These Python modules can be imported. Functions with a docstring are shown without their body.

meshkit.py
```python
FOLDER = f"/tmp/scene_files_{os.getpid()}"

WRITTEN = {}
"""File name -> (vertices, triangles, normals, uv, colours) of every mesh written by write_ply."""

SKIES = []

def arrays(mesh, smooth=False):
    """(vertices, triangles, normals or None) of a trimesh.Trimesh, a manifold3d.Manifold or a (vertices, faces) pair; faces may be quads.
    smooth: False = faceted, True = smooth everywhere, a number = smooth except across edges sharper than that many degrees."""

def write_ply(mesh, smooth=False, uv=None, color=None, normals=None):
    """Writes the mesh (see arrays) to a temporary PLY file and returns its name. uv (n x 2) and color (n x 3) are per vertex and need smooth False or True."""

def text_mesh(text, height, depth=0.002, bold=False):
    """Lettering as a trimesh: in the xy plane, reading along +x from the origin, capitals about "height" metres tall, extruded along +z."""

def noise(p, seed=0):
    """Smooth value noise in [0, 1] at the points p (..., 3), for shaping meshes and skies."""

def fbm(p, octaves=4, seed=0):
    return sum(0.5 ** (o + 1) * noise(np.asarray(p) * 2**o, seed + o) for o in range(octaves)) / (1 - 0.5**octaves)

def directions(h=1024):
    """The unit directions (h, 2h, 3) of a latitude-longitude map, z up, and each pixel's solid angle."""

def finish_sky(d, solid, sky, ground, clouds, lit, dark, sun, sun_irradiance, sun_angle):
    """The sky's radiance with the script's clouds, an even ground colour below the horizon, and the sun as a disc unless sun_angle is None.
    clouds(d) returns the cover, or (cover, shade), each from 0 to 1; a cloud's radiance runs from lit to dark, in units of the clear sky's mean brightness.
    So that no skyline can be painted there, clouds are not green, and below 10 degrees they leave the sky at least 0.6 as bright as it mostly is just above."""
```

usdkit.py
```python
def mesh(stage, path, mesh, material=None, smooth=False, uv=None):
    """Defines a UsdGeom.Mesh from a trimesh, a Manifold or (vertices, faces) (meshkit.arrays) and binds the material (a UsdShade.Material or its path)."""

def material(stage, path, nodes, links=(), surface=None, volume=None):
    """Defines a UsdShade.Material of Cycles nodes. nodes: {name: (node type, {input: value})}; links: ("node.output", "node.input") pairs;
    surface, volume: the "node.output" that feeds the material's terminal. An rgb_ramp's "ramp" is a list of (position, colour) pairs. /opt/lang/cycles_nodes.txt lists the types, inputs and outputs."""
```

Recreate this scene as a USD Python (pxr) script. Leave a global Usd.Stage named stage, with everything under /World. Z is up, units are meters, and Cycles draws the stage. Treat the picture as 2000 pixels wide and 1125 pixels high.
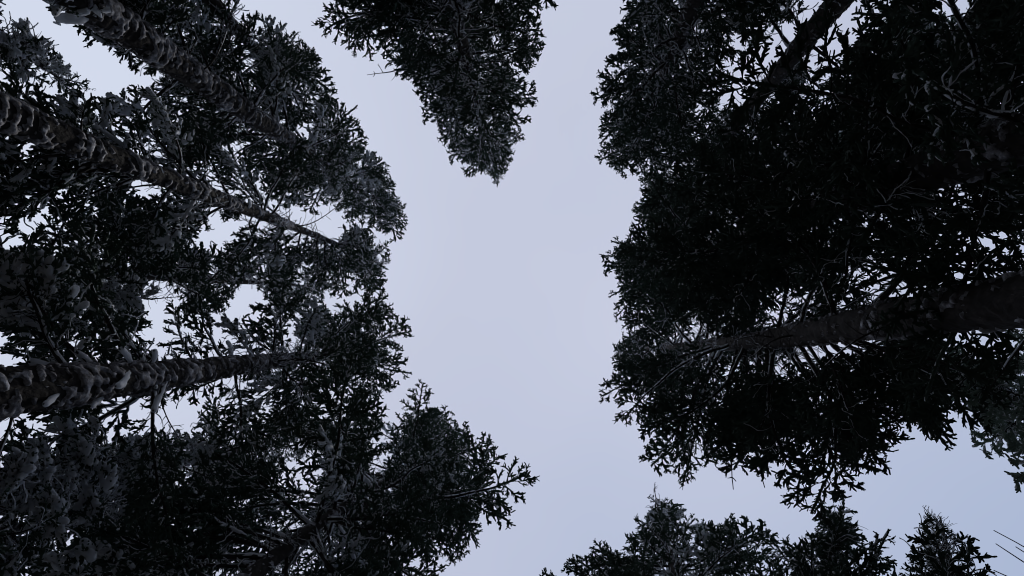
import math
import numpy as np
import shapely
import shapely.geometry as sg
import trimesh
import usdkit
from meshkit import noise, fbm
from pxr import Gf, Sdf, Usd, UsdGeom, UsdLux, UsdShade, Vt

stage = Usd.Stage.CreateInMemory()
UsdGeom.SetStageUpAxis(stage, UsdGeom.Tokens.z)
UsdGeom.Xform.Define(stage, "/World")
UsdGeom.Scope.Define(stage, "/World/Looks")
R = np.random.RandomState(11)

# ------------------------------------------------------------------ camera: a person's eye, looking almost straight up
EYE = np.array([0.0, 0.0, 1.6])
FOCAL = 22.0
F_PX = 2000 * FOCAL / 36.0
FWD = np.array([-60.0, -87.5, F_PX]); FWD /= np.linalg.norm(FWD)
RIGHT = np.array([1.0, 0, 0]) - FWD * FWD[0]; RIGHT /= np.linalg.norm(RIGHT)
UP = np.cross(-FWD, RIGHT)
cam = UsdGeom.Camera.Define(stage, "/World/camera")
cam.CreateFocalLengthAttr(FOCAL)
cam.CreateHorizontalApertureAttr(36.0)
cam.CreateVerticalApertureAttr(20.25)
cam.CreateClippingRangeAttr(Gf.Vec2f(0.05, 2000))
cam.AddTransformOp().Set(Gf.Matrix4d(*RIGHT, 0, *UP, 0, *(-FWD), 0, *EYE, 1))
cam.CreateExposureAttr(0.0)

# ------------------------------------------------------------------ overcast sky and a very soft sun behind the cloud
SUN_DIR = np.array([0.22, 0.02, 0.97]); SUN_DIR /= np.linalg.norm(SUN_DIR)
SUN_EL = math.asin(SUN_DIR[2]); SUN_ROT = math.atan2(SUN_DIR[0], SUN_DIR[1])
dome = UsdLux.DomeLight.Define(stage, "/World/sky")
sky = usdkit.material(stage, "/World/Looks/sky", {
    "sky": ("sky_texture", {"sky_type": "single_scattering", "sun_disc": False, "sun_elevation": SUN_EL, "sun_rotation": SUN_ROT}),
    "tc": ("texture_coordinate", {}),
    "n1": ("noise_texture", {"scale": 1.6, "detail": 4.0, "roughness": 0.45}),
    "sep": ("separate_xyz", {}),
    "gx": ("math", {"math_type": "multiply_add", "value2": -0.30, "value3": 0.42}),
    "gy": ("math", {"math_type": "multiply_add", "value2": -0.22}),
    "gn": ("math", {"math_type": "multiply_add", "value2": 0.35}),
    "cl": ("rgb_ramp", {"ramp": [(0.2, (3.3, 4.3, 6.3)), (0.5, (5.3, 5.75, 7.3)), (0.62, (5.75, 6.1, 7.5)), (0.95, (7.3, 7.9, 9.3))]}),
    "mix": ("mix_color", {"fac": 0.93, "use_clamp": True}),
    "bg": ("background_shader", {"strength": 0.1}),
}, [("tc.generated", "n1.vector"), ("tc.generated", "sep.vector"), ("sep.x", "gx.value1"), ("sep.y", "gy.value1"), ("gx.value", "gy.value3"),
    ("n1.fac", "gn.value1"), ("gy.value", "gn.value3"), ("gn.value", "cl.fac"), ("sky.color", "mix.a"), ("cl.color", "mix.b"), ("mix.result", "bg.color")], surface="bg.background")
UsdShade.MaterialBindingAPI.Apply(dome.GetPrim()).Bind(sky)
sun = UsdLux.DistantLight.Define(stage, "/World/sun")
sun.CreateIntensityAttr(0.4)
sun.CreateAngleAttr(14.0)
sun.CreateNormalizeAttr(True)
sun.CreateColorAttr(Gf.Vec3f(1.0, 0.97, 0.93))
zz = SUN_DIR; xx = np.cross([0, 0, 1.0], zz); xx /= np.linalg.norm(xx); yy = np.cross(zz, xx)
sun.AddTransformOp().Set(Gf.Matrix4d(*xx, 0, *yy, 0, *zz, 0, 0, 0, 40, 1))


def at(px, py, h):
    """The point h metres above the eye on the line of sight through a spot of the 2000 x 1125 photograph."""
    d = FWD + (px - 1000) / F_PX * RIGHT - (py - 562.5) / F_PX * UP
    return EYE + d * (h / d[2])


def seen(p):
    """Where points of the place stand in the photograph."""
    d = np.asarray(p) - EYE
    w = np.maximum(d @ FWD, 1e-3)
    return 1000 + F_PX * (d @ RIGHT) / w, 562.5 - F_PX * (d @ UP) / w


# ------------------------------------------------------------------ materials
def principled(name, ramp, scale, detail=5.0, rough=0.9, bump=0.0, bscale=60.0, spec=0.25, stretch=(1, 1, 1), translucent=None):
    nodes = {"tc": ("geometry", {}), "map": ("mapping", {"scale": stretch}), "n": ("noise_texture", {"scale": scale, "detail": detail, "roughness": 0.6}),
             "r": ("rgb_ramp", {"ramp": ramp}), "p": ("principled_bsdf", {"roughness": rough, "specular_ior_level": spec})}
    links = [("tc.position", "map.vector"), ("map.vector", "n.vector"), ("n.fac", "r.fac"), ("r.color", "p.base_color")]
    if bump:
        nodes |= {"bn": ("noise_texture", {"scale": bscale, "detail": 4.0}), "b": ("bump", {"strength": bump, "distance": 0.02})}
        links += [("map.vector", "bn.vector"), ("bn.fac", "b.height"), ("b.normal", "p.normal")]
    out = "p.BSDF"
    if translucent:
        nodes |= {"t": ("translucent_bsdf", {"color": translucent[1]}), "mx": ("mix_closure", {"fac": translucent[0]})}
        links += [("p.BSDF", "mx.closure1"), ("t.BSDF", "mx.closure2")]
        out = "mx.closure"
    return usdkit.material(stage, f"/World/Looks/{name}", nodes, links, surface=out)


M = {
    "bark": principled("bark", [(0.3, (0.006, 0.005, 0.0045)), (0.55, (0.017, 0.014, 0.0125)), (0.75, (0.05, 0.044, 0.041))], 9.0, bump=0.8, bscale=35.0, stretch=(1, 1, 0.5)),
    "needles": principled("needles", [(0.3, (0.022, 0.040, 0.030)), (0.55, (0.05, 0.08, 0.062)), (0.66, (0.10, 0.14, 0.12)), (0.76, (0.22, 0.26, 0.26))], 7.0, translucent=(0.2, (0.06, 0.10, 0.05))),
    "shaded": principled("shaded_needles", [(0.3, (0.012, 0.022, 0.016)), (0.6, (0.03, 0.048, 0.036)), (0.8, (0.05, 0.075, 0.058))], 5.0),  # darker copy of the needles, crown shade put into the colour
    "frosted": principled("frosted_needles", [(0.3, (0.09, 0.14, 0.11)), (0.55, (0.18, 0.24, 0.21)), (0.8, (0.38, 0.44, 0.43))], 7.0),
    "snow": principled("snow", [(0.3, (0.74, 0.77, 0.82)), (0.7, (0.86, 0.88, 0.91))], 6.0, rough=0.7, bump=0.25, bscale=40.0, translucent=(0.45, (0.75, 0.8, 0.88))),
    "crust": principled("shaded_snow_crust", [(0.36, (0.05, 0.045, 0.045)), (0.52, (0.20, 0.20, 0.22)), (0.72, (0.55, 0.57, 0.63))], 14.0, detail=7.0, rough=0.8, bump=0.5, bscale=55.0),  # thin snow with bark specks, darkened to stand in for trunk shade
    "floor": principled("forest_floor", [(0.40, (0.03, 0.025, 0.02)), (0.56, (0.08, 0.07, 0.06)), (0.66, (0.60, 0.63, 0.68))], 0.8, detail=8.0, bump=0.5, bscale=12.0),
}


# ------------------------------------------------------------------ mesh gathering
class Gather:
    """Collects tubes and loose triangles, and becomes one mesh."""

    def __init__(self):
        self.v, self.f, self.n = [], [], 0

    def add(self, v, f):
        self.v.append(v); self.f.append(np.asarray(f) + self.n); self.n += len(v)

    def tube(self, p, r, sides=5, rough=0.0, rng=R, off=0.0):
        p = np.asarray(p, float); n = len(p)
        t = np.gradient(p, axis=0); t /= np.linalg.norm(t, axis=1, keepdims=True) + 1e-9
        ref = np.where(np.abs(t[:, 2:]) < 0.9, [[0, 0, 1.0]], [[1.0, 0, 0]])
        a = np.cross(t, ref); a /= np.linalg.norm(a, axis=1, keepdims=True) + 1e-9
        b = np.cross(a, t)
        ang = np.arange(sides) * 2 * np.pi / sides + off
        rr = np.broadcast_to(r, (n,))[:, None] * (1 + rough * rng.uniform(-1, 1, (n, sides)))
        v = p[:, None] + (rr * np.cos(ang))[..., None] * a[:, None] + (rr * np.sin(ang))[..., None] * b[:, None]
        i, j = np.meshgrid(np.arange(n - 1), np.arange(sides), indexing="ij")
        k = (j + 1) % sides
        q0, q1, q2, q3 = i * sides + j, i * sides + k, (i + 1) * sides + k, (i + 1) * sides + j
        f = np.concatenate([np.stack([q0, q1, q2], -1).reshape(-1, 3), np.stack([q0, q2, q3], -1).reshape(-1, 3)])
        v = np.concatenate([v.reshape(-1, 3), p[:1], p[-1:] + t[-1:] * rr[-1].mean() * 0.8])
        c0, c1 = n * sides, n * sides + 1
        s = np.arange(sides); s2 = (s + 1) % sides
        f = np.concatenate([f, np.stack([np.full(sides, c0), s2, s], -1), np.stack([np.full(sides, c1), (n - 1) * sides + s, (n - 1) * sides + s2], -1)])
        self.add(v, f)

    def mesh(self):
        return np.concatenate(self.v), np.concatenate(self.f)


def line(p0, d, length, n, rng, wander=0.12, sag=0.0):
    """A slightly crooked polyline that starts at p0 in direction d and bends down by sag."""
    d = d / np.linalg.norm(d)
    pts, p, step = [p0], np.array(p0, float), length / (n - 1)
    for k in range(n - 1):
        d = d + rng.normal(0, wander, 3) + np.array([0, 0, -sag / (n - 1)])
        d /= np.linalg.norm(d)
        p = p + d * step
        pts.append(p)
    return np.array(pts)


# ------------------------------------------------------------------ branch shapes
ICO = trimesh.creation.icosphere(2)


def clad_twig(p, r, needles, snow, rng, cover, fat):
    """A twig thick with needles: a knobbly core, needle tips that stand out of it, and snow lying along its upper side."""
    n = len(p)
    s = np.linspace(0, 1, n)
    prof = np.clip(0.45 + 1.4 * s, 0, 1) * np.where(s > 0.97, 0.6, 1) * np.clip((1.3 - s) * 2.4, 0.75, 1)
    needles.tube(p, r * prof * rng.uniform(0.6, 1.25, n), 5, 0.30, rng, rng.uniform(0, 6))
    t = np.gradient(p, axis=0); t /= np.linalg.norm(t, axis=1, keepdims=True) + 1e-9
    length = np.linalg.norm(np.diff(p, axis=0), axis=1).sum()
    m = int(length * 80)
    if m:
        u = rng.uniform(0.05, 1, m) * (n - 1); i = np.minimum(u.astype(int), n - 2); w = (u - i)[:, None]
        c = p[i] * (1 - w) + p[i + 1] * w
        tt = t[i]
        side = rng.normal(0, 1, (m, 3)); side -= tt * (side * tt).sum(1, keepdims=True); side /= np.linalg.norm(side, axis=1, keepdims=True) + 1e-9
        d = tt * 0.75 + side; d /= np.linalg.norm(d, axis=1, keepdims=True)
        wv = np.cross(d, tt); wv /= np.linalg.norm(wv, axis=1, keepdims=True) + 1e-9
        b = c + side * r * 0.5
        tip = b + d * (r * rng.uniform(0.4, 0.95, m))[:, None]
        v = np.stack([b - wv * 0.0045, b + wv * 0.0045, tip], 1).reshape(-1, 3)
        needles.add(v, np.arange(3 * m).reshape(-1, 3))
    for _ in range(int(length / 0.027)):
        u = rng.uniform(0.12, 1.0) * (n - 1.001); i = int(u)
        c = p[i] + (p[i + 1] - p[i]) * (u - i)
        side = np.cross(t[i], [0, 0, 1.0]) * (1 if rng.rand() < 0.5 else -1) + rng.normal(0, 0.35, 3)
        d = t[i] * rng.uniform(0.9, 1.4) + side; d /= np.linalg.norm(d) + 1e-9
        l = rng.uniform(0.03, 0.075)
        needles.tube(np.stack([c, c + d * l * 0.55, c + d * l]), r * np.array([0.65, 0.9, 0.72]) * rng.uniform(0.42, 0.8), 4, 0.22, rng)
    if rng.rand() < cover:
        k = max(3, n)
        q = p + np.array([0, 0, r * 0.55]) + rng.normal(0, r * 0.16, p.shape)
        amt = np.clip(noise(np.stack([np.arange(n) * 0.3 + rng.uniform(0, 99), np.full(n, 0.3), np.full(n, 0.7)], 1), 3) * 1.8 - 0.1, 0.3, 1.25)
        snow.tube(q, np.minimum(r * (0.75 + 0.35 * prof), 0.05) * amt * fat, 7, 0.12, rng)


def make_branch(length, rng, cover=0.45, fat=0.85, pillows=0, width=0.42, clad_from=0.22, twig_r=0.019, hang=0.15, bare_twigs=16, droop=0.0):
    wood, needles, snow = Gather(), Gather(), Gather()
    n = int(max(14, length * 20))
    axis = line(np.zeros(3), np.array([1.0, 0, 0.10]), length, n, rng, 0.085 * (14 / n) ** 0.4, 0.0)
    s = np.linspace(0, 1, n)
    axis[:, 2] += length * (-0.16 * np.sin(s * 2.4) + 0.06 * s ** 3)
    axis[:, 2] -= droop * length * s ** 1.9
    axis[:, 0] *= 1 - 0.22 * min(droop, 1) * s
    r0 = 0.009 + 0.008 * length
    spots = []
    wood.tube(axis, r0 * (1 - 0.85 * s) + 0.003, 6, 0.12, rng)
    # snow line along the bare inner stretch
    amt = np.clip(noise(np.stack([s * 6 + rng.uniform(0, 99), s * 0, s * 0], 1), 5) * 2 - 0.2, 0.1, 1.2)
    snow.tube(axis + [0, 0, r0 * 0.7], (r0 * (1 - 0.8 * s) + 0.004) * amt * (0.7 + 0.5 * fat) + 0.001, 6, 0.2, rng)
    pos = lambda u: np.array([np.interp(u * (n - 1), np.arange(n), axis[:, k]) for k in range(3)])
    u, side = clad_from, 1
    while u < 0.99:
        p0 = pos(u)
        tdir = pos(min(u + 0.04, 1)) - pos(max(u - 0.04, 0)); tdir /= np.linalg.norm(tdir)
        lat = np.array([-tdir[1], tdir[0], 0]) * side; lat /= np.linalg.norm(lat) + 1e-9
        env = width * length * min(1.0, (u - clad_from + 0.10) * 3.0) * (1.04 - u) ** 0.75 * 1.25 + 0.05
        l2 = env * rng.uniform(0.65, 1.2)
        if rng.rand() < 0.88:
            a = math.radians(rng.uniform(38, 66))
            d = tdir * math.cos(a) + lat * math.sin(a) + np.array([0, 0, rng.uniform(-0.25, 0.12)])
            m = max(4, int(l2 / 0.038))
            tw = line(p0, d, l2, m, rng, 0.13, hang * rng.uniform(0.2, 1.6))
            wood.tube(tw, np.linspace(0.007, 0.003, m), 4, 0, rng)
            k0 = int(m * 0.2)
            spots += list(zip(tw[k0:-1], np.diff(tw[k0:], axis=0)))
            clad_twig(tw[k0:], twig_r * rng.uniform(0.8, 1.15), needles, snow, rng, cover, fat)
            # third order
            x = 0.12
            sd = 1
            while x < l2 * 0.92:
                l3 = min((l2 - x) * rng.uniform(0.3, 0.7) + 0.05, 0.20)
                i = min(int(x / l2 * (m - 1)), m - 2)
                td = tw[i + 1] - tw[i]; td /= np.linalg.norm(td)
                lt = np.cross([0, 0, 1.0], td) * sd
                dd = td * 0.7 + lt * rng.uniform(0.5, 0.95) + np.array([0, 0, rng.uniform(-0.35, 0.15)])
                mm = max(4, int(l3 / 0.034))
                t3 = line(tw[i], dd, l3, mm, rng, 0.16, hang)
                clad_twig(t3, twig_r * rng.uniform(0.75, 1.1), needles, snow, rng, cover * 0.9, fat)
                x += rng.uniform(0.06, 0.115); sd = -sd
        u += rng.uniform(0.048, 0.10) / length ** 0.9
        side = -side
    clad_twig(axis[int(n * 0.62):], twig_r * 1.05, needles, snow, rng, cover, fat)
    # bare, frost-lined twigs along the shaded inner part
    for _ in range(bare_twigs):
        p0 = pos(rng.uniform(0.05, 0.75)); l = rng.uniform(0.15, 0.5) * min(1, length)
        d = np.array([rng.uniform(-0.2, 1), rng.uniform(-1, 1), rng.uniform(-0.9, 0.2)])
        tw = line(p0, d, l, 13, rng, 0.24, 0.5)
        wood.tube(tw, np.linspace(0.006, 0.0025, 13), 4, 0, rng)
        if rng.rand() < 0.8:
            snow.tube(tw + [0.003, 0, 0.005], rng.uniform(0.55, 1.0, 13) * 0.0085 * (0.7 + 0.4 * fat), 5, 0.2, rng)
    for _ in range(pillows if spots else 0):
        p0, t = spots[rng.randint(len(spots))]
        t = t / (np.linalg.norm(t) + 1e-9); y = np.cross([0, 0, 1.0], t); y /= np.linalg.norm(y) + 1e-9; z = np.cross(t, y)
        a = rng.uniform(0.02, 0.042)
        v = ICO.vertices * (0.72 + 0.6 * fbm(ICO.vertices * 1.9 + rng.uniform(0, 50, 3), 3))[:, None] * [a * rng.uniform(1.2, 2.8), a * rng.uniform(0.8, 1.4), a * 0.7]
        snow.add(v @ np.stack([t, y, z]) + p0 + z * twig_r * 0.55, ICO.faces)
    return wood, needles, snow


def make_bare(length, rng):
    """A dead branch: a crooked stem with fine curved twigs, a little frost on it."""
    wood, snow = Gather(), Gather()
    n = 14
    axis = line(np.zeros(3), np.array([1.0, 0, 0.05]), length, n, rng, 0.07, 0.15)
    wood.tube(axis, np.linspace(0.012, 0.003, n) * (0.6 + 0.5 * length), 5, 0.15, rng)
    for i in range(2, n):
        for sd in (-1, 1):
            if rng.rand() < 0.75:
                td = axis[i] - axis[i - 1]; td /= np.linalg.norm(td)
                d = td * rng.uniform(0.3, 0.9) + np.array([-td[1], td[0], 0]) * sd + [0, 0, rng.uniform(-0.4, 0.3)]
                l = length * rng.uniform(0.1, 0.32) * (1.15 - i / n)
                tw = line(axis[i], d, l, 8, rng, 0.10, 0.35)
                wood.tube(tw, np.linspace(0.0055, 0.0022, 8), 4, 0, rng)
                if rng.rand() < 0.5:
                    wood.tube(line(tw[4], d + rng.normal(0, 0.6, 3), l * 0.4, 5, rng, 0.1, 0.2), np.linspace(0.004, 0.002, 5), 4, 0, rng)
    snow.tube(axis[:-2] + [0, 0, 0.009], 0.009 * rng.uniform(0.2, 1.1, n - 2), 5, 0.2, rng)
    return wood, None, snow


def make_stub(length, rng):
    """A broken branch under a sausage of snow."""
    wood, snow = Gather(), Gather()
    axis = line(np.zeros(3), np.array([1.0, 0, 0.0]), length, 12, rng, 0.15, 1.5)
    wood.tube(axis, np.linspace(0.02, 0.008, 12), 6, 0.15, rng)
    snow.tube(axis + [0.0, 0, 0.03], 0.040 * np.clip(np.linspace(1.5, 0.6, 12), 0, 1) * rng.uniform(0.6, 1.3, 12), 9, 0.14, rng)
    return wood, None, snow


def make_tuft(length, rng):
    """Fine dead twigs that curl out of the trunk, lined with frost."""
    wood, snow = Gather(), Gather()
    for _ in range(9):
        d = np.array([rng.uniform(0.3, 1), rng.normal(0, 0.7), rng.normal(-0.1, 0.6)])
        tw = line(rng.normal(0, 0.05, 3) * [0.2, 1, 1.5], d, length * rng.uniform(0.4, 1.0), 12, rng, 0.22, 0.4)
        wood.tube(tw, np.linspace(0.007, 0.003, 12), 4, 0, rng)
        snow.tube(tw + [0.002, 0, 0.006], rng.uniform(0.5, 1.0, 12) * 0.0085, 5, 0.2, rng)
    return wood, None, snow


KINDS = stage.CreateClassPrim("/World/branch_kinds")
SHAPES = {}


def shape(kind, length, makes, needle_material):
    name = f"{kind}_{len(SHAPES)}"
    base = f"/World/branch_kinds/{name}"
    UsdGeom.Xform.Define(stage, base)
    wood, needles, snow = makes
    usdkit.mesh(stage, base + "/stem", wood.mesh(), M["bark"])
    if needles:
        usdkit.mesh(stage, base + "/needles", needles.mesh(), M[needle_material])
    if snow.n:
        usdkit.mesh(stage, base + "/snow", snow.mesh(), M["snow"], smooth=True)
    SHAPES[name] = (kind, length, base)
    return sum(len(f) for g in makes if g for f in g.f)


tris = 0
rs = np.random.RandomState(5)
for L, k in ((0.45, 3), (0.8, 4), (1.3, 4), (1.9, 4), (2.7, 4)):
    for _ in range(k):
        tris += shape("dark", L, make_branch(L, rs, rs.uniform(0.4, 0.8), rs.uniform(0.7, 1.0), twig_r=rs.uniform(0.016, 0.021), hang=rs.uniform(0.05, 0.5), droop=rs.uniform(0, 0.3), width=rs.uniform(0.34, 0.46)), "needles")
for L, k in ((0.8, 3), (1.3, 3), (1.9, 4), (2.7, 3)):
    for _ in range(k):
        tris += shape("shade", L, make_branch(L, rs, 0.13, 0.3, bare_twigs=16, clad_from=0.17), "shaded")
for L, k in ((0.6, 2), (1.1, 3), (1.7, 3), (2.5, 3)):
    for _ in range(k):
        tris += shape("snowy", L, make_branch(L, rs, 0.98, 1.5, int(10 + 22 * L), hang=0.6, droop=0.75), "needles")
for L, k in ((0.6, 2), (1.1, 3), (1.7, 2)):
    for _ in range(k):
        tris += shape("pale", L, make_branch(L, rs, 0.8, 0.9, twig_r=0.019, hang=0.3, droop=0.25), "frosted")
for L in (0.7, 1.0, 1.4):
    tris += shape("bare", L, make_bare(L, rs), None)
for L in (0.35, 0.4, 0.5, 0.55):
    tris += shape("tuft", L, make_tuft(L, rs), None)
for L in (0.45, 0.6, 0.8):
    tris += shape("stub", L, make_stub(L, rs), None)

# ------------------------------------------------------------------ where the photograph shows open sky: branches end before it
OPEN = [
    [(520, -60), (520, 40), (560, 55), (625, 75), (640, 115), (680, 165), (720, 205), (730, 260), (775, 310), (800, 385), (805, 455), (770, 500), (748, 545), (760, 575), (800, 585), (818, 640), (823, 715), (805, 760), (796, 792), (768, 824), (812, 800), (835, 755), (870, 790), (930, 840), (925, 880), (975, 900), (1000, 950), (1030, 1005), (985, 1010), (945, 1000), (920, 1040), (940, 1080), (920, 1110), (880, 1125), (880, 1250),
     (1080, 1250), (1080, 1090), (1140, 1085), (1180, 1060), (1225, 1055), (1245, 1010), (1275, 955), (1340, 990), (1370, 1015), (1440, 1005), (1480, 1015), (1490, 1010), (1490, 985), (1440, 970), (1420, 920), (1360, 905), (1340, 940), (1270, 910), (1230, 895), (1185, 850), (1200, 800), (1165, 775), (1158, 740), (1195, 690), (1220, 645), (1172, 610), (1175, 580), (1200, 545), (1165, 510), (1165, 490), (1200, 450), (1225, 410), (1250, 375), (1235, 370), (1180, 345), (1150, 300), (1160, 260), (1137, 210), (1150, 165), (1190, 130), (1180, 95), (1195, 40), (1205, 0), (1205, -60),
     (1110, -60), (1110, 0), (1060, 20), (1075, 60), (1070, 140), (1045, 165), (1010, 235), (1015, 265), (1000, 320), (975, 358), (950, 335), (905, 345), (870, 280), (830, 240), (815, 165), (760, 150), (745, 100), (700, 85), (690, 60), (650, 35), (630, 0), (630, -60)],
    [(1500, 1010), (1560, 960), (1640, 935), (1700, 950), (1765, 970), (1800, 920), (1830, 900), (1800, 870), (1860, 840), (1900, 825), (1925, 850), (1930, 900), (1915, 930), (1960, 935), (1975, 985), (1990, 940), (2060, 930), (2060, 1200), (1905, 1200), (1905, 1125), (1850, 1090), (1885, 1045), (1830, 1005), (1800, 1015), (1790, 1060), (1720, 1110), (1660, 1125), (1650, 1100), (1690, 1070), (1740, 1020), (1690, 1000), (1610, 985), (1590, 1030), (1530, 1030)],
]
GAPS = [
    [(25, -40), (60, 10), (130, 50), (160, 55), (175, 90), (225, 115), (205, 150), (160, 160), (140, 130), (120, 90), (70, 50)],
    [(195, 170), (240, 150), (300, 180), (280, 215), (240, 195)],
    [(395, 15), (450, 18), (455, 45), (410, 48)], [(500, 10), (520, 10), (520, 50), (505, 45)],
    [(520, 380), (600, 420), (672, 450), (668, 470), (600, 455), (540, 415)], [(410, 445), (465, 432), (450, 480), (412, 490)],
    [(320, 540), (365, 560), (340, 620), (300, 640), (292, 600)], [(450, 582), (520, 565), (512, 600), (468, 612)],
    [(230, 815), (300, 800), (375, 805), (370, 838), (300, 845), (235, 838)], [(440, 752), (500, 750), (495, 784), (445, 782)],
    [(320, 1012), (385, 1015), (380, 1045), (330, 1038)], [(560, 907), (630, 905), (625, 950), (570, 940)],
    [(0, 620), (22, 615), (25, 665), (0, 660)], [(0, 520), (40, 515), (45, 545), (0, 550)],
    [(1415, 95), (1467, 105), (1470, 190), (1440, 205), (1418, 160)], [(1508, 56), (1565, 56), (1555, 110), (1520, 115)], [(1568, 104), (1618, 100), (1615, 150), (1575, 150)],
    [(1352, 222), (1392, 216), (1386, 250), (1360, 252)], [(1560, -30), (1620, -30), (1615, 40), (1565, 42)], [(1632, 10), (1668, 12), (1662, 50), (1634, 48)],
    [(1822, 2), (1872, 4), (1868, 46), (1828, 42)], [(1707, 212), (1730, 212), (1728, 240), (1710, 240)], [(1960, 195), (2010, 195), (2010, 218), (1962, 218)], [(1946, 312), (2010, 312), (2010, 346), (1950, 346)],
    [(1841, 470), (1900, 462), (2010, 480), (2010, 530), (1900, 535), (1845, 520)], [(1564, 662), (1700, 655), (1781, 660), (1775, 728), (1700, 722), (1580, 712)],
    [(1728, 742), (1806, 740), (1800, 768), (1732, 768)], [(1617, 760), (1642, 760), (1640, 800), (1620, 798)], [(1507, 582), (1614, 578), (1612, 615), (1512, 620)],
]
OPEN_AREA = shapely.unary_union([sg.Polygon(p).buffer(0) for p in OPEN])
GAP_AREA = shapely.unary_union([sg.Polygon(p).buffer(0) for p in GAPS])
shapely.prepare(OPEN_AREA); shapely.prepare(GAP_AREA)


FOOT = np.array([(u, w * min(1, 3.2 * (u - 0.1)) * min(1, (1.08 - u) * 2.2)) for u in (0.22, 0.36, 0.5, 0.64, 0.78, 0.9, 1.0) for w in (-1, -0.5, 0, 0.5, 1)])


def reach(p, d, length, width=0.36):
    """How long a branch can grow from p along d before it would close the open sky."""
    lat = np.array([-d[1], d[0], 0]); lat /= np.linalg.norm(lat) + 1e-9
    for k in (1.0, 0.86, 0.74, 0.62, 0.5, 0.4, 0.3):
        l = length * k
        x, y = seen(p + d * l * FOOT[:, :1] + lat * l * FOOT[:, 1:] * width)
        if shapely.contains_xy(OPEN_AREA, x, y).sum() <= 1 and shapely.contains_xy(GAP_AREA, x[5:], y[5:]).sum() <= 1:
            return l
    return 0.0


# ------------------------------------------------------------------ names and properties
used = {}


def numbered(parent, name):
    k = used.get((parent, name), -1) + 1
    used[(parent, name)] = k
    return f"{parent}/{name}" if k == 0 else f"{parent}/{name}_{k:03d}"


def tag(prim, label=None, category=None, group=None, kind=None):
    for key, val in (("label", label), ("category", category), ("group", group), ("kind", kind)):
        if val:
            prim.SetCustomDataByKey(key, val)


def place_branch(tree, name, kind, p, d, length, rng, roll=0.35):
    """One branch of the tree: a copy of the branch shape whose length comes nearest."""
    found = [(n, l, base) for n, (k, l, base) in SHAPES.items() if k == kind]
    best = min(abs(math.log(length / l)) for _, l, _ in found)
    near = [x for x in found if abs(math.log(length / x[1])) < best + 0.05]
    _, l, base = near[rng.randint(len(near))]
    s = length / l
    d = d / np.linalg.norm(d)
    y = np.cross([0, 0, 1.0], d); y /= np.linalg.norm(y); z = np.cross(d, y)
    a = rng.normal(0, roll)
    y, z = y * math.cos(a) + z * math.sin(a), z * math.cos(a) - y * math.sin(a)
    flip = 1
    x = UsdGeom.Xform.Define(stage, numbered(tree, name))
    sw = s * rng.uniform(0.92, 1.15)
    x.AddTransformOp().Set(Gf.Matrix4d(*(d * s), 0, *(y * sw * flip), 0, *(z * s), 0, *p, 1))
    x.GetPrim().GetReferences().AddInternalReference(base)
    x.GetPrim().SetInstanceable(True)


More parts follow.
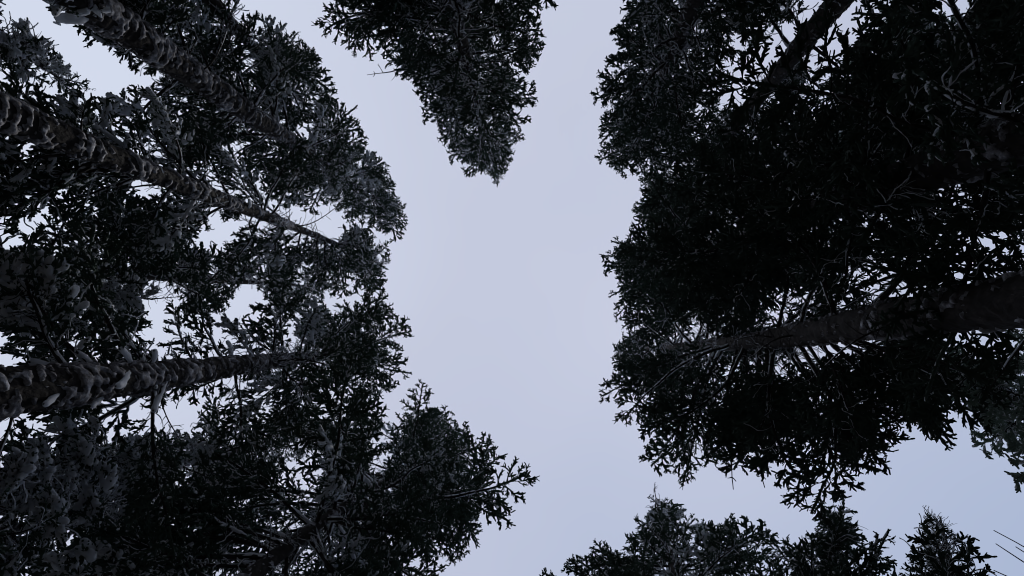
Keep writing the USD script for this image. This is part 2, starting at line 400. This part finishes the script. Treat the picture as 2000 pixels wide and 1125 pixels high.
# ------------------------------------------------------------------ trunks
def trunk_mesh(axis_at, rad_at, z0, z1, step, sides, seed, amp):
    z = np.concatenate([np.arange(z0, 4.2, 0.25), np.arange(4.2, z1, step), [z1]]); n = len(z)
    c = axis_at(z); r = rad_at(z)
    ang = np.arange(sides) * 2 * np.pi / sides
    out = np.stack([np.cos(ang), np.sin(ang), 0 * ang], 1)
    q = np.stack([np.outer(r, np.cos(ang)) * 9, np.outer(r, np.sin(ang)) * 9, np.repeat(z[:, None] * 5, sides, 1)], -1)
    rr = r[:, None] * (1 + amp * (fbm(q, 3, seed) - 0.5) * 2 + 0.11 * (0.5 - np.abs(fbm(np.stack([q[..., 0] * 1.3, q[..., 1] * 1.3, q[..., 2] * 1.6], -1), 2, seed + 21) - 0.5) * 4))
    v = c[:, None] + rr[..., None] * out[None]
    return v, q, r, out, c


def grid_faces(n, sides):
    i, j = np.meshgrid(np.arange(n - 1), np.arange(sides), indexing="ij"); k = (j + 1) % sides
    a, b, c, d = i * sides + j, i * sides + k, (i + 1) * sides + k, (i + 1) * sides + j
    return np.concatenate([np.stack([a, b, c], -1).reshape(-1, 3), np.stack([a, c, d], -1).reshape(-1, 3)])


count = 0


def in_frame(p, margin=160):
    x, y = seen(np.asarray(p))
    return (-margin < x) & (x < 2000 + margin) & (-margin < y) & (y < 1125 + margin) & ((np.asarray(p) - EYE) @ FWD > 0.5)


def tree(name, label, low, h_low, tip, h_tip, dia, kind="dark", base=0.45, near_base=None, spread=2.0, seed=0, category="tree", gap=0.50, per=4, crust=0.3, stubs=0, bares=5, tufts=16, boughs=(), mix=None, group=None, low_spread=1.0, point=0.35):
    """A conifer that stands on the ground: trunk, plastered snow and its branches, one prim each."""
    global count
    rng = np.random.RandomState(100 + seed)
    A, B = at(*low, h_low), at(*tip, h_tip)
    slope = (B - A) / (B[2] - A[2])
    foot = A + slope * (0 - A[2])
    H = B[2]
    axis_at = lambda z: foot + np.asarray(z)[..., None] * slope + np.stack([0.05 * np.sin(np.asarray(z) * 0.5 + seed), 0.05 * np.cos(np.asarray(z) * 0.43 + seed), 0 * np.asarray(z)], -1)
    r_low = dia / 2
    rad_at = lambda z: np.maximum(r_low * (H - z) / (H - A[2]), 0.012) * (1 + 0.35 * np.exp(-np.asarray(z) / 0.5))
    path = numbered("/World", name)
    x = UsdGeom.Xform.Define(stage, path)
    tag(x.GetPrim(), label, category, group)
    local = foot
    x.AddTranslateOp().Set(Gf.Vec3d(*map(float, foot)))
    # trunk
    sides = 44 if dia > 0.29 else 24 if dia > 0.25 else 14
    step = 0.028 if sides == 44 else 0.055
    v, q, r, out, c = trunk_mesh(axis_at, rad_at, -0.15, H - 0.05, step, sides, seed, 0.10)
    n = len(v)
    usdkit.mesh(stage, path + "/trunk", (np.concatenate([v.reshape(-1, 3), c[-1:] + [0, 0, 0.06]]) - local, np.concatenate([grid_faces(n, sides), np.stack([np.full(sides, n * sides), (n - 1) * sides + np.arange(sides), (n - 1) * sides + (np.arange(sides) + 1) % sides], -1)])), M["bark"], smooth=True)
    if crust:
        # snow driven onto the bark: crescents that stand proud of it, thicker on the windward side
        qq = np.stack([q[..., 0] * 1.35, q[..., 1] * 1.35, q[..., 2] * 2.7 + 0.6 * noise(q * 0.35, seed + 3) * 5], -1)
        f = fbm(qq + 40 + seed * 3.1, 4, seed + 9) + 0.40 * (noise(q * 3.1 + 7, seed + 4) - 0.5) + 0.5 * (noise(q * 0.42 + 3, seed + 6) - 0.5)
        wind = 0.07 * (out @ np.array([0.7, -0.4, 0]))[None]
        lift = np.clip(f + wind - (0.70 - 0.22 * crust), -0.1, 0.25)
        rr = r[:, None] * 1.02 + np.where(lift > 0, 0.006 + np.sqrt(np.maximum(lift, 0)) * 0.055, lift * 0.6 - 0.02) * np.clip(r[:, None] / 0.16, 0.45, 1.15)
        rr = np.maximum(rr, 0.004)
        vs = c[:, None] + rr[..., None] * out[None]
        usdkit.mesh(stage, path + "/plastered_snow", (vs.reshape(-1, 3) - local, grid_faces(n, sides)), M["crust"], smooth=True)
    # branches in loose whorls
    toward = -foot[:2] / (np.linalg.norm(foot[:2]) + 1e-9)
    z, top = base * H, H - 0.25
    nb = base if near_base is None else near_base
    while z < top:
        f = (z - base * H) / (H - base * H)
        for k in range(per):
            az = rng.uniform(0, 2 * np.pi)
            zz = z + rng.uniform(-0.5, 0.5) * gap
            dirxy = np.array([math.cos(az), math.sin(az)])
            if zz < nb * H and dirxy @ toward > 0.25:
                continue
            l = spread * (low_spread * (1 - f) + (1 - f) ** 0.6 * (1 - low_spread) if False else min(1, (1 - f) ** 0.75 + point * 0.25)) * rng.uniform(0.6, 1.12)
            tilt = math.radians(-14 + 45 * f ** 1.6 + rng.normal(0, 8))
            d = np.array([dirxy[0] * math.cos(tilt), dirxy[1] * math.cos(tilt), math.sin(tilt)])
            p = axis_at(np.array(zz))
            if not (in_frame(p) or in_frame(p + d * l)):
                continue
            l = reach(p, d, l)
            if l < 0.22:
                continue
            kd = kind if mix is None or rng.rand() > mix[1] else mix[0]
            place_branch(path, "branch", kd, p - local, d, l, rng)
            count += 1
        z += gap
    for h, ex, ey, dh, kd in boughs:
        p = axis_at(np.array(h + EYE[2])); e = at(ex, ey, h + dh); l = np.linalg.norm(e - p)
        place_branch(path, "branch", kd, p - local, e - p, l * 0.97, rng, 0.2)
        count += 1
    place_branch(path, "leader", "bare", axis_at(np.array(H - 0.25)) - local, np.array([0.05, 0.03, 1.0]), 0.7, rng, 0.1)
    # side shoots round the leader
    for k in range(3):
        p = axis_at(np.array(H - 0.3)); d = np.array([rng.normal(0, 0.35), rng.normal(0, 0.35), 1.0])
        l = reach(p, d / np.linalg.norm(d), 0.45, 0.1)
        if l > 0.15:
            place_branch(path, "branch", kind, p - local, d, l, rng)
    for k in range(bares):
        zz = rng.uniform(base * 0.55, min(0.95, base + 0.3)) * H; az = rng.uniform(0, 2 * np.pi)
        p = axis_at(np.array(zz)); d = np.array([math.cos(az), math.sin(az), rng.uniform(-0.35, 0.15)])
        if in_frame(p):
            place_branch(path, "dead_branch", "bare", p - local, d, rng.uniform(0.6, 1.5), rng)
    for k in range(tufts):
        zz = rng.uniform(max(A[2] - 0.5, 9.5), H * 0.93); az = rng.uniform(0, 2 * np.pi)
        p = axis_at(np.array(zz)); d = np.array([math.cos(az), math.sin(az), rng.uniform(-0.3, 0.3)])
        if in_frame(p, 30):
            place_branch(path, "dead_branch", "tuft", p - local + d * rad_at(zz) * 0.8, d, rng.uniform(0.3, 0.6), rng)
    for k in range(stubs):
        zz = rng.uniform(A[2] - 0.6, A[2] + 5.0); az = rng.uniform(0, 2 * np.pi)
        p = axis_at(np.array(zz)); d = np.array([math.cos(az), math.sin(az), rng.uniform(-0.2, 0.25)])
        place_branch(path, "snowy_stub", "stub", p - local, d, rng.uniform(0.35, 0.75), rng, 0.1)
    return path


# ------------------------------------------------------------------ ground
gx = np.sinh(np.linspace(-4.6, 4.6, 90)); gx = gx / gx.max() * 250
X, Y = np.meshgrid(gx, gx, indexing="ij")
Z = (fbm(np.stack([X * 0.6, Y * 0.6, X * 0], -1), 4, 2) - 0.5) * 0.35
i, j = np.meshgrid(np.arange(89), np.arange(89), indexing="ij")
a = i * 90 + j
g = usdkit.mesh(stage, "/World/ground", (np.stack([X, Y, Z], -1).reshape(-1, 3), np.concatenate([np.stack([a, a + 90, a + 91], -1).reshape(-1, 3), np.stack([a, a + 91, a + 1], -1).reshape(-1, 3)])), M["floor"], smooth=True)
tag(g.GetPrim(), "patchy snow and litter on the forest floor", "ground", kind="structure")
tag(dome.GetPrim(), "pale lavender overcast sky", kind="structure")

# ------------------------------------------------------------------ unseen forest all round, added to block light from the horizon
def forest_tree(seed):
    rng = np.random.RandomState(seed)
    w, nd = Gather(), Gather()
    zz = np.linspace(0, 1, 12)
    w.tube(np.stack([0 * zz, 0 * zz, zz], 1), 0.011 * (1.03 - zz), 7, 0.05, rng)
    for k in range(150):
        z = 0.12 + 0.86 * (k + rng.rand()) / 150
        az = rng.uniform(0, 6.283); l = 0.16 * (1.05 - z) ** 0.7 * rng.uniform(0.6, 1.1)
        d = np.array([math.cos(az), math.sin(az), -0.25 + 0.6 * z])
        ax = line(np.array([0, 0, z]), d, l, 5, rng, 0.08, 0.1)
        nd.tube(ax, 0.0035, 4, 0.3, rng)
        for i in (1, 2, 3):
            for sd in (-1, 1):
                lt = np.array([-d[1], d[0], -0.1]) * sd + d * 0.8
                nd.tube(line(ax[i], lt, l * (0.75 - 0.16 * i), 4, rng, 0.1, 0.2), np.array([0.003, 0.0042, 0.0042, 0.0025]), 4, 0.3, rng)
    return w, nd


F = UsdGeom.PointInstancer.Define(stage, "/World/forest")
protos = []
for k in range(3):
    w, nd = forest_tree(60 + k)
    UsdGeom.Xform.Define(stage, f"/World/forest/spruce_{k}")
    usdkit.mesh(stage, f"/World/forest/spruce_{k}/trunk", w.mesh(), M["bark"]); usdkit.mesh(stage, f"/World/forest/spruce_{k}/crown", nd.mesh(), M["needles"])
    protos.append(Sdf.Path(f"/World/forest/spruce_{k}"))
rf = np.random.RandomState(77)
fp, fs = [], []
for _ in range(4000):
    if len(fp) >= 240:
        break
    d = 6.5 + 48 * rf.rand() ** 0.9; az = rf.uniform(0, 6.283)
    h = rf.uniform(0.55, 1.05) * d * 0.8 + 1.2 if d < 26 else rf.uniform(17, 26)
    q = np.array([d * math.cos(az), d * math.sin(az), 0.0])
    pts = q + np.array([[0, 0, h], [-0.1 * h * math.cos(az), -0.1 * h * math.sin(az), h * 0.6], [0, 0, h * 0.85]])
    if in_frame(pts, 40).any() or any(np.hypot(*(q - o)[:2]) < min(2.2, 0.12 * h + 0.8) for o in fp):
        continue
    fp.append(q); fs.append(h)
F.CreatePrototypesRel().SetTargets(protos)
F.CreateProtoIndicesAttr(Vt.IntArray([k % 3 for k in range(len(fp))]))
F.CreatePositionsAttr(Vt.Vec3fArray.FromNumpy(np.array(fp, np.float32)))
F.CreateScalesAttr(Vt.Vec3fArray.FromNumpy(np.repeat(np.array(fs, np.float32)[:, None], 3, 1)))
F.CreateOrientationsAttr(Vt.QuathArray([Gf.Quath(math.cos(a), 0, 0, math.sin(a)) for a in rf.uniform(0, 3.14, len(fp))]))
tag(F.GetPrim(), "unseen spruce forest added all around to block low sky light", "forest", kind="stuff")

# ------------------------------------------------------------------ trees
S, P, W = "spruce_tree", "frosted_spruce_tree", "snow_laden_spruce_tree"
RING, PALE, LADEN = "spruces ringing the patch of open sky", "pale frosted spruces behind the dark ones", "young spruces bowed under snow"
tree(S, "tall spruce with broad snow-crusted trunk slanting in from the top left corner", (215, 30), 8.0, (765, 415), 22.0, 0.48, base=0.42, near_base=0.64, gap=0.36, spread=2.4, seed=1, crust=0.7, stubs=3, mix=("snowy", 0.22), tufts=10, boughs=[(20.0, 772, 455, 0.1, "dark"), (19.8, 745, 445, 0.2, "dark"), (19.5, 722, 470, 0.0, "dark"), (20.5, 800, 440, 0.2, "dark"), (20.0, 798, 400, 0.2, "dark"), (20.3, 790, 470, 0.1, "dark"), (19.0, 775, 335, 0.3, "dark"), (19.5, 785, 380, 0.3, "snowy"), (18.5, 745, 300, 0.3, "dark")], group=RING)
tree(S, "slimmer snow-crusted spruce trunk running in from the left edge, below the corner trunk", (20, 220), 6.0, (745, 515), 20.0, 0.32, base=0.40, near_base=0.62, gap=0.40, spread=2.0, seed=2, crust=0.65, stubs=2, mix=("snowy", 0.25), tufts=10, group=RING,
     boughs=[(18.5, 772, 490, 0.3, "dark"), (18.0, 735, 470, 0.3, "dark"), (17.2, 752, 562, 0.2, "dark"), (14.5, 640, 555, 0.2, "dark"), (15.5, 705, 575, 0.2, "dark"), (16.0, 748, 575, 0.3, "dark"), (13.5, 575, 545, 0.2, "dark"), (15.0, 660, 590, -0.2, "dark"), (16.5, 765, 545, 0.4, "dark")])
tree(S, "spruce with thick level trunk at the lower left edge, hung with sausages of snow", (0, 755), 5.65, (745, 690), 19.0, 0.44, base=0.40, near_base=0.62, gap=0.44, spread=2.1, seed=3, crust=0.65, stubs=12, mix=("snowy", 0.15), tufts=18, group=RING,
     boughs=[(17.0, 765, 590, 0.3, "dark"), (16.5, 720, 578, 0.4, "dark"), (16.5, 690, 592, 0.4, "dark"), (17, 800, 620, 0.3, "dark"), (14.0, 700, 585, 0.3, "dark"), (13.0, 610, 600, 0.2, "dark"), (15.0, 790, 592, 0.4, "dark"), (15.5, 815, 650, 0.4, "dark"), (14.6, 760, 790, 0.3, "dark"), (15.2, 815, 730, 0.4, "dark")])
tree(S, "ragged spruce at lower left whose long boughs reach farthest into the open sky", (528, 1101), 9.6, (850, 865), 22.0, 0.24, base=0.40, near_base=0.55, spread=3.1, per=5, gap=0.52, seed=4, crust=0.3, point=1.2, mix=("snowy", 0.2), group=RING, boughs=[(15.5, 1062, 1018, -0.3, "dark"), (17.0, 842, 738, 0.5, "dark"), (15.8, 1000, 1000, 0.0, "dark"), (16.8, 850, 780, 0.3, "dark"), (14.5, 935, 1085, -0.2, "dark"), (16.5, 985, 903, 0.3, "dark"), (17.5, 935, 840, 0.4, "dark"), (16.0, 1008, 962, 0.0, "dark"), (14.0, 900, 1100, 0.0, "dark")])
tree(S, "black spruce crown between the snow-hung trunk and the ragged spruce at lower left", (0, 985), 7.7, (640, 835), 19.0, 0.34, base=0.55, spread=2.0, gap=0.5, seed=5, crust=0.5, group=RING)
tree(S, "lone spruce hanging down from the top edge, left of centre, its tip in open sky", (882, 0), 11.0, (973, 345), 23.0, 0.30, base=0.36, near_base=0.5, spread=3.2, point=0.9, seed=9, crust=0.55, group=RING, boughs=[(18.5, 862, 285, 0.3, "dark"), (18.0, 1018, 262, 0.2, "dark"), (17.0, 828, 235, 0.3, "dark"), (19.5, 905, 348, 0.2, "dark"), (19.5, 1000, 318, 0.3, "dark"), (16.0, 1045, 165, 0.3, "dark"), (16.5, 820, 190, 0.3, "dark"), (19.0, 880, 325, 0.2, "dark"), (11.6, 628, -5, 0.1, "dark"), (12.2, 650, 30, 0.2, "dark"), (12.4, 665, 50, 0.2, "dark"), (14.2, 815, 165, 0.3, "dark"), (12.0, 640, 5, 0.0, "dark"), (12.8, 700, 70, 0.2, "dark"), (13.5, 750, 120, 0.2, "dark"), (12.5, 1068, 70, 0.2, "dark"), (11.6, 690, 20, 0.0, "dark"), (13.2, 1060, 150, 0.2, "dark"), (12.0, 1125, 12, 0.0, "bare"), (14.0, 715, 112, 0.0, "bare"), (12.4, 1100, 30, 0.2, "bare")])
tree(S, "spruce at the top edge just right of the central sky, finely frosted towards its tip", (1365, 0), 10.2, (1235, 315), 19.5, 0.32, base=0.42, spread=2.6, gap=0.5, seed=10, crust=0.35, point=0.9, boughs=[(13.5, 1145, 205, 0.2, "dark"), (12.8, 1185, 75, 0.2, "dark"), (12.2, 1215, 10, 0.2, "dark"), (14.2, 1165, 290, 0.3, "dark"), (14.5, 1190, 340, 0.3, "dark"), (12.5, 1175, 160, 0.4, "dark"), (15, 1240, 368, 0.3, "dark")], group=RING)
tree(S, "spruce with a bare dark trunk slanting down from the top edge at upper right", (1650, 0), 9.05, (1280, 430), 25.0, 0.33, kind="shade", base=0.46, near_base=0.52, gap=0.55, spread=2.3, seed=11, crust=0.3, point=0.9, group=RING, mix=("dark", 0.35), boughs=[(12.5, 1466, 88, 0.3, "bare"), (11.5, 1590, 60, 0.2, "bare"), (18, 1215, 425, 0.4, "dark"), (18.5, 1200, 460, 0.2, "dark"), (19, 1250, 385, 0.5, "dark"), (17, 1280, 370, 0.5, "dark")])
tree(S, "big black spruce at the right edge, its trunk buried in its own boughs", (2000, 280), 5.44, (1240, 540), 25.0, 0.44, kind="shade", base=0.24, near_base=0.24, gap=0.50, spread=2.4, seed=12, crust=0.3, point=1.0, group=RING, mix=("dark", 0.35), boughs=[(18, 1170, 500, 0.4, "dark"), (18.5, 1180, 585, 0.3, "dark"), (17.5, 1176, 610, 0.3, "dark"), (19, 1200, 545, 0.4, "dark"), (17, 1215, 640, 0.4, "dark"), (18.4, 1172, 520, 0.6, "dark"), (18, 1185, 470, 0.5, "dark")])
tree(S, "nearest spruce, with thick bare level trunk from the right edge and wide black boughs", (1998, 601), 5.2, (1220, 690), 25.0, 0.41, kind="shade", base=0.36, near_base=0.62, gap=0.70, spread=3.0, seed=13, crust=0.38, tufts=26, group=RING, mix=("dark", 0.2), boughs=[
    (9.0, 1862, 918, 0.0, "shade"), (9.4, 1785, 995, -0.2, "shade"), (10.0, 1650, 930, 0.2, "shade"), (10.6, 1505, 1030, -0.3, "shade"), (11.5, 1345, 935, 0.0, "shade"), (13.0, 1190, 850, 0.3, "dark"), (8.2, 1905, 828, 0.2, "shade"),
    (9.8, 1700, 900, 0.4, "shade"), (10.4, 1560, 930, 0.3, "shade"), (11.0, 1440, 930, 0.5, "shade"), (9.2, 1720, 950, 0.1, "shade"), (10.9, 1490, 960, 0.1, "shade"), (12.2, 1170, 745, 0.6, "dark"), (13.4, 1165, 770, 0.8, "dark"), (11.9, 1345, 940, 0.2, "bare"), (11.4, 1390, 945, 0.0, "bare"),
    (12.8, 1230, 880, 0.4, "dark"), (13.6, 1240, 820, 0.5, "dark"), (14.2, 1215, 850, 0.3, "dark"), (10.2, 1640, 850, 0.6, "shade"), (8.4, 1880, 790, 0.3, "shade"), (8.6, 1850, 850, 0.3, "shade")])
tree(S, "spruce rising from the bottom edge right of centre, its boughs capped with snow", (1317, 1125), 13.6, (1280, 955), 19.0, 0.2, base=0.45, spread=3.4, seed=14, crust=0.3, mix=("snowy", 0.3), point=0.9, group=RING, boughs=[(13.4, 1020, 1088, 0.6, "dark"), (14.0, 1160, 1050, 0.6, "dark"), (13.3, 1060, 1105, 0.7, "dark"), (13.7, 1100, 1070, 0.8, "dark"), (14.2, 1200, 1040, 0.6, "dark"), (14.6, 1240, 1012, 0.2, "dark"), (14.6, 1340, 994, 0.2, "dark"), (14.2, 1440, 1012, 0.2, "dark"), (13.8, 1500, 1022, 0.2, "dark"), (13.2, 1100, 1130, 0.1, "dark"), (13.8, 1140, 1090, 0.3, "dark"), (13.4, 1480, 1060, 0.2, "dark"), (13.3, 1420, 1090, 0.2, "dark"), (13.9, 1400, 1030, 0.3, "snowy")])
tree(S, "low spruce at the bottom edge with one bough jutting up to the right", (1600, 1200), 9.5, (1640, 1000), 11.2, 0.2, base=0.3, spread=1.9, per=7, gap=0.3, seed=15, crust=0.3, point=1.2, group=RING, boughs=[(9.6, 1738, 1016, -0.1, "dark"), (9.2, 1700, 1060, 0, "dark"), (9.9, 1640, 990, 0.4, "dark"), (9.4, 1560, 1040, 0.3, "dark"), (9.0, 1620, 1090, 0.2, "dark"), (9.0, 1690, 1100, 0.0, "bare")])
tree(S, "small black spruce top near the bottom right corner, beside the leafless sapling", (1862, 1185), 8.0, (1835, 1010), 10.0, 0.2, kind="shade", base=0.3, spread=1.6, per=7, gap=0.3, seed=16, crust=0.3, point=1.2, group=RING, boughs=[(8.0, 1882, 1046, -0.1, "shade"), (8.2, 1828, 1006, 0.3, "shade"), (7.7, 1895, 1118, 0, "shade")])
tree(P, "pale frosted spruce at the right edge, below the bare level trunk", (2020, 800), 8.8, (1820, 745), 12.8, 0.2, kind="pale", base=0.5, spread=1.9, seed=17, group=PALE, boughs=[(8.9, 1975, 980, -0.5, "pale"), (9.2, 1920, 925, -0.2, "pale"), (9.4, 1935, 850, 0, "pale"), (9.0, 1990, 920, -0.2, "pale")])
tree(P, "pale frosted spruce top at the top edge, left of the slanting bare trunk", (1560, -70), 15.5, (1480, 85), 19.0, 0.2, kind="pale", base=0.5, spread=1.9, seed=18, group=PALE)
tree(P, "pale frosted spruce glimpsed between the slanting bare trunk and the right-hand blackness", (1760, 170), 14.5, (1600, 330), 20.0, 0.2, kind="pale", base=0.5, spread=2.2, seed=19, group=PALE)
tree(S, "dark spruce right of the slanting bare trunk at upper right", (1990, 90), 8.2, (1660, 260), 14.6, 0.25, kind="shade", base=0.45, spread=2.2, gap=0.6, seed=20, crust=0.2, group=RING, mix=("dark", 0.3))
tree(S, "dark spruce filling the top right corner of the forest edge", (2080, -20), 9.0, (1790, 140), 12.5, 0.25, kind="shade", base=0.45, spread=2.1, gap=0.5, seed=21, crust=0.2, group=RING)
tree(S, "dark spruce behind the buried trunk, close to the right edge", (2150, 380), 9.5, (1850, 420), 12.8, 0.25, kind="shade", base=0.38, spread=2.4, gap=0.38, seed=22, crust=0.2, group=RING)
tree(S, "spruce at the top edge behind the broad snow-crusted corner trunk, right of it", (410, 0), 10.6, (630, 240), 16.8, 0.25, base=0.42, spread=2.6, gap=0.40, seed=23, crust=0.6, group=RING)
tree(S, "snow-flecked spruce in the top left corner, left of the broad crusted trunk", (-60, 30), 8.4, (140, 170), 10.5, 0.25, base=0.3, spread=2.0, per=6, gap=0.3, seed=24, crust=0.6, mix=("snowy", 0.5), group=RING)
tree(W, "young spruce bowed under snow at the left edge, above the snow-hung trunk", (-60, 545), 6.6, (305, 585), 9.8, 0.14, kind="snowy", base=0.3, spread=1.7, seed=25, gap=0.26, group=LADEN)
tree(S, "thin dark spruce behind the two crusted trunks, closing the gap above the snow-hung trunk", (150, 520), 9.3, (640, 565), 19.0, 0.2, base=0.38, spread=2.1, gap=0.34, seed=26, group=RING)
tree(W, "young spruce bowed under snow directly below the snow-hung trunk", (-20, 930), 6.4, (385, 860), 10.6, 0.14, kind="snowy", base=0.3, spread=1.4, seed=27, gap=0.3, group=LADEN)
tree(W, "young snow-laden spruce lowest at the left edge, towards the bottom left corner", (-60, 1050), 6.0, (230, 965), 8.6, 0.14, kind="snowy", base=0.3, spread=1.3, seed=28, gap=0.3, mix=("dark", 0.2), group=LADEN)
tree(P, "pale frosted spruce at the bottom edge, left of the ragged spruce", (330, 1100), 17.0, (550, 965), 22.0, 0.2, kind="pale", base=0.5, spread=2.0, seed=29, group=PALE)
tree(P, "pale frosted spruce near the bottom left corner, flecked with clumps of snow", (100, 1150), 11.5, (310, 1040), 14.5, 0.2, kind="pale", base=0.5, spread=1.9, seed=30, mix=("snowy", 0.4), group=PALE)

rp = np.random.RandomState(31)
T1 = stage.GetPrimAtPath("/World/spruce_tree")
o1 = np.array(UsdGeom.Xformable(T1).GetLocalTransformation().ExtractTranslation())
pa, pb = at(200, 8, 7.6), at(95, 40, 7.45)
place_branch("/World/spruce_tree", "branch", "snowy", at(215, 18, 7.6) - o1, pb - at(215, 18, 7.6), 0.75, rp, 0.05)
u = np.linspace(0, 1, 14)[:, None]
g = Gather(); g.tube(pa + (pb - pa) * u + [0, 0, 0.05] + rp.normal(0, 0.012, (14, 3)), 0.105 * np.sin(0.25 + 2.75 * u[:, 0]) * rp.uniform(0.8, 1.15, 14), 14, 0.09, rp)
usdkit.mesh(stage, "/World/spruce_tree/snow_pad", (g.mesh()[0] - o1, g.mesh()[1]), M["snow"], smooth=True)

# ------------------------------------------------------------------ the leafless sapling at the bottom right
rt = np.random.RandomState(8)
root = np.array([5.3, 2.9, 0.0])
sp = UsdGeom.Xform.Define(stage, "/World/bare_sapling")
tag(sp.GetPrim(), "leafless sapling with thin upswept twigs in the bottom right corner", "sapling")
sp.AddTranslateOp().Set(Gf.Vec3d(*map(float, root)))
crown = at(2110, 1165, 4.2)
stem = np.array([root + (crown - root) * u + [0.05 * math.sin(5 * u), 0.04 * math.sin(7 * u), 0] for u in np.linspace(0, 1, 24)])
g = Gather(); g.tube(stem - root, np.linspace(0.03, 0.012, 24), 8, 0.06, rt)
usdkit.mesh(stage, "/World/bare_sapling/trunk", g.mesh(), M["bark"], smooth=True)
for i, ex, ey, h in ((18, 1941, 1036, 5.0), (20, 1945, 1062, 4.8), (21, 1984, 1068, 4.9), (19, 1941, 1114, 4.6), (22, 2040, 1020, 5.1), (23, 2060, 1100, 5.2)):
    p, e = stem[i], at(ex, ey, h)
    q = p + (e - p) * np.linspace(0, 1, 16)[:, None] + np.cumsum(rt.normal(0, 0.006, (16, 3)), 0) * np.sin(np.linspace(0, 3.14, 16))[:, None]
    q[:, 2] -= 0.12 * np.sin(np.linspace(0, 3.14, 16))
    g = Gather(); g.tube(q - root, np.linspace(0.010, 0.0035, 16) * (1 + 0.25 * (np.arange(16) % 4 == 0)), 6, 0.08, rt)
    usdkit.mesh(stage, numbered("/World/bare_sapling", "branch"), g.mesh(), M["bark"], smooth=True)
print("branches", count, "shape triangles", tris)
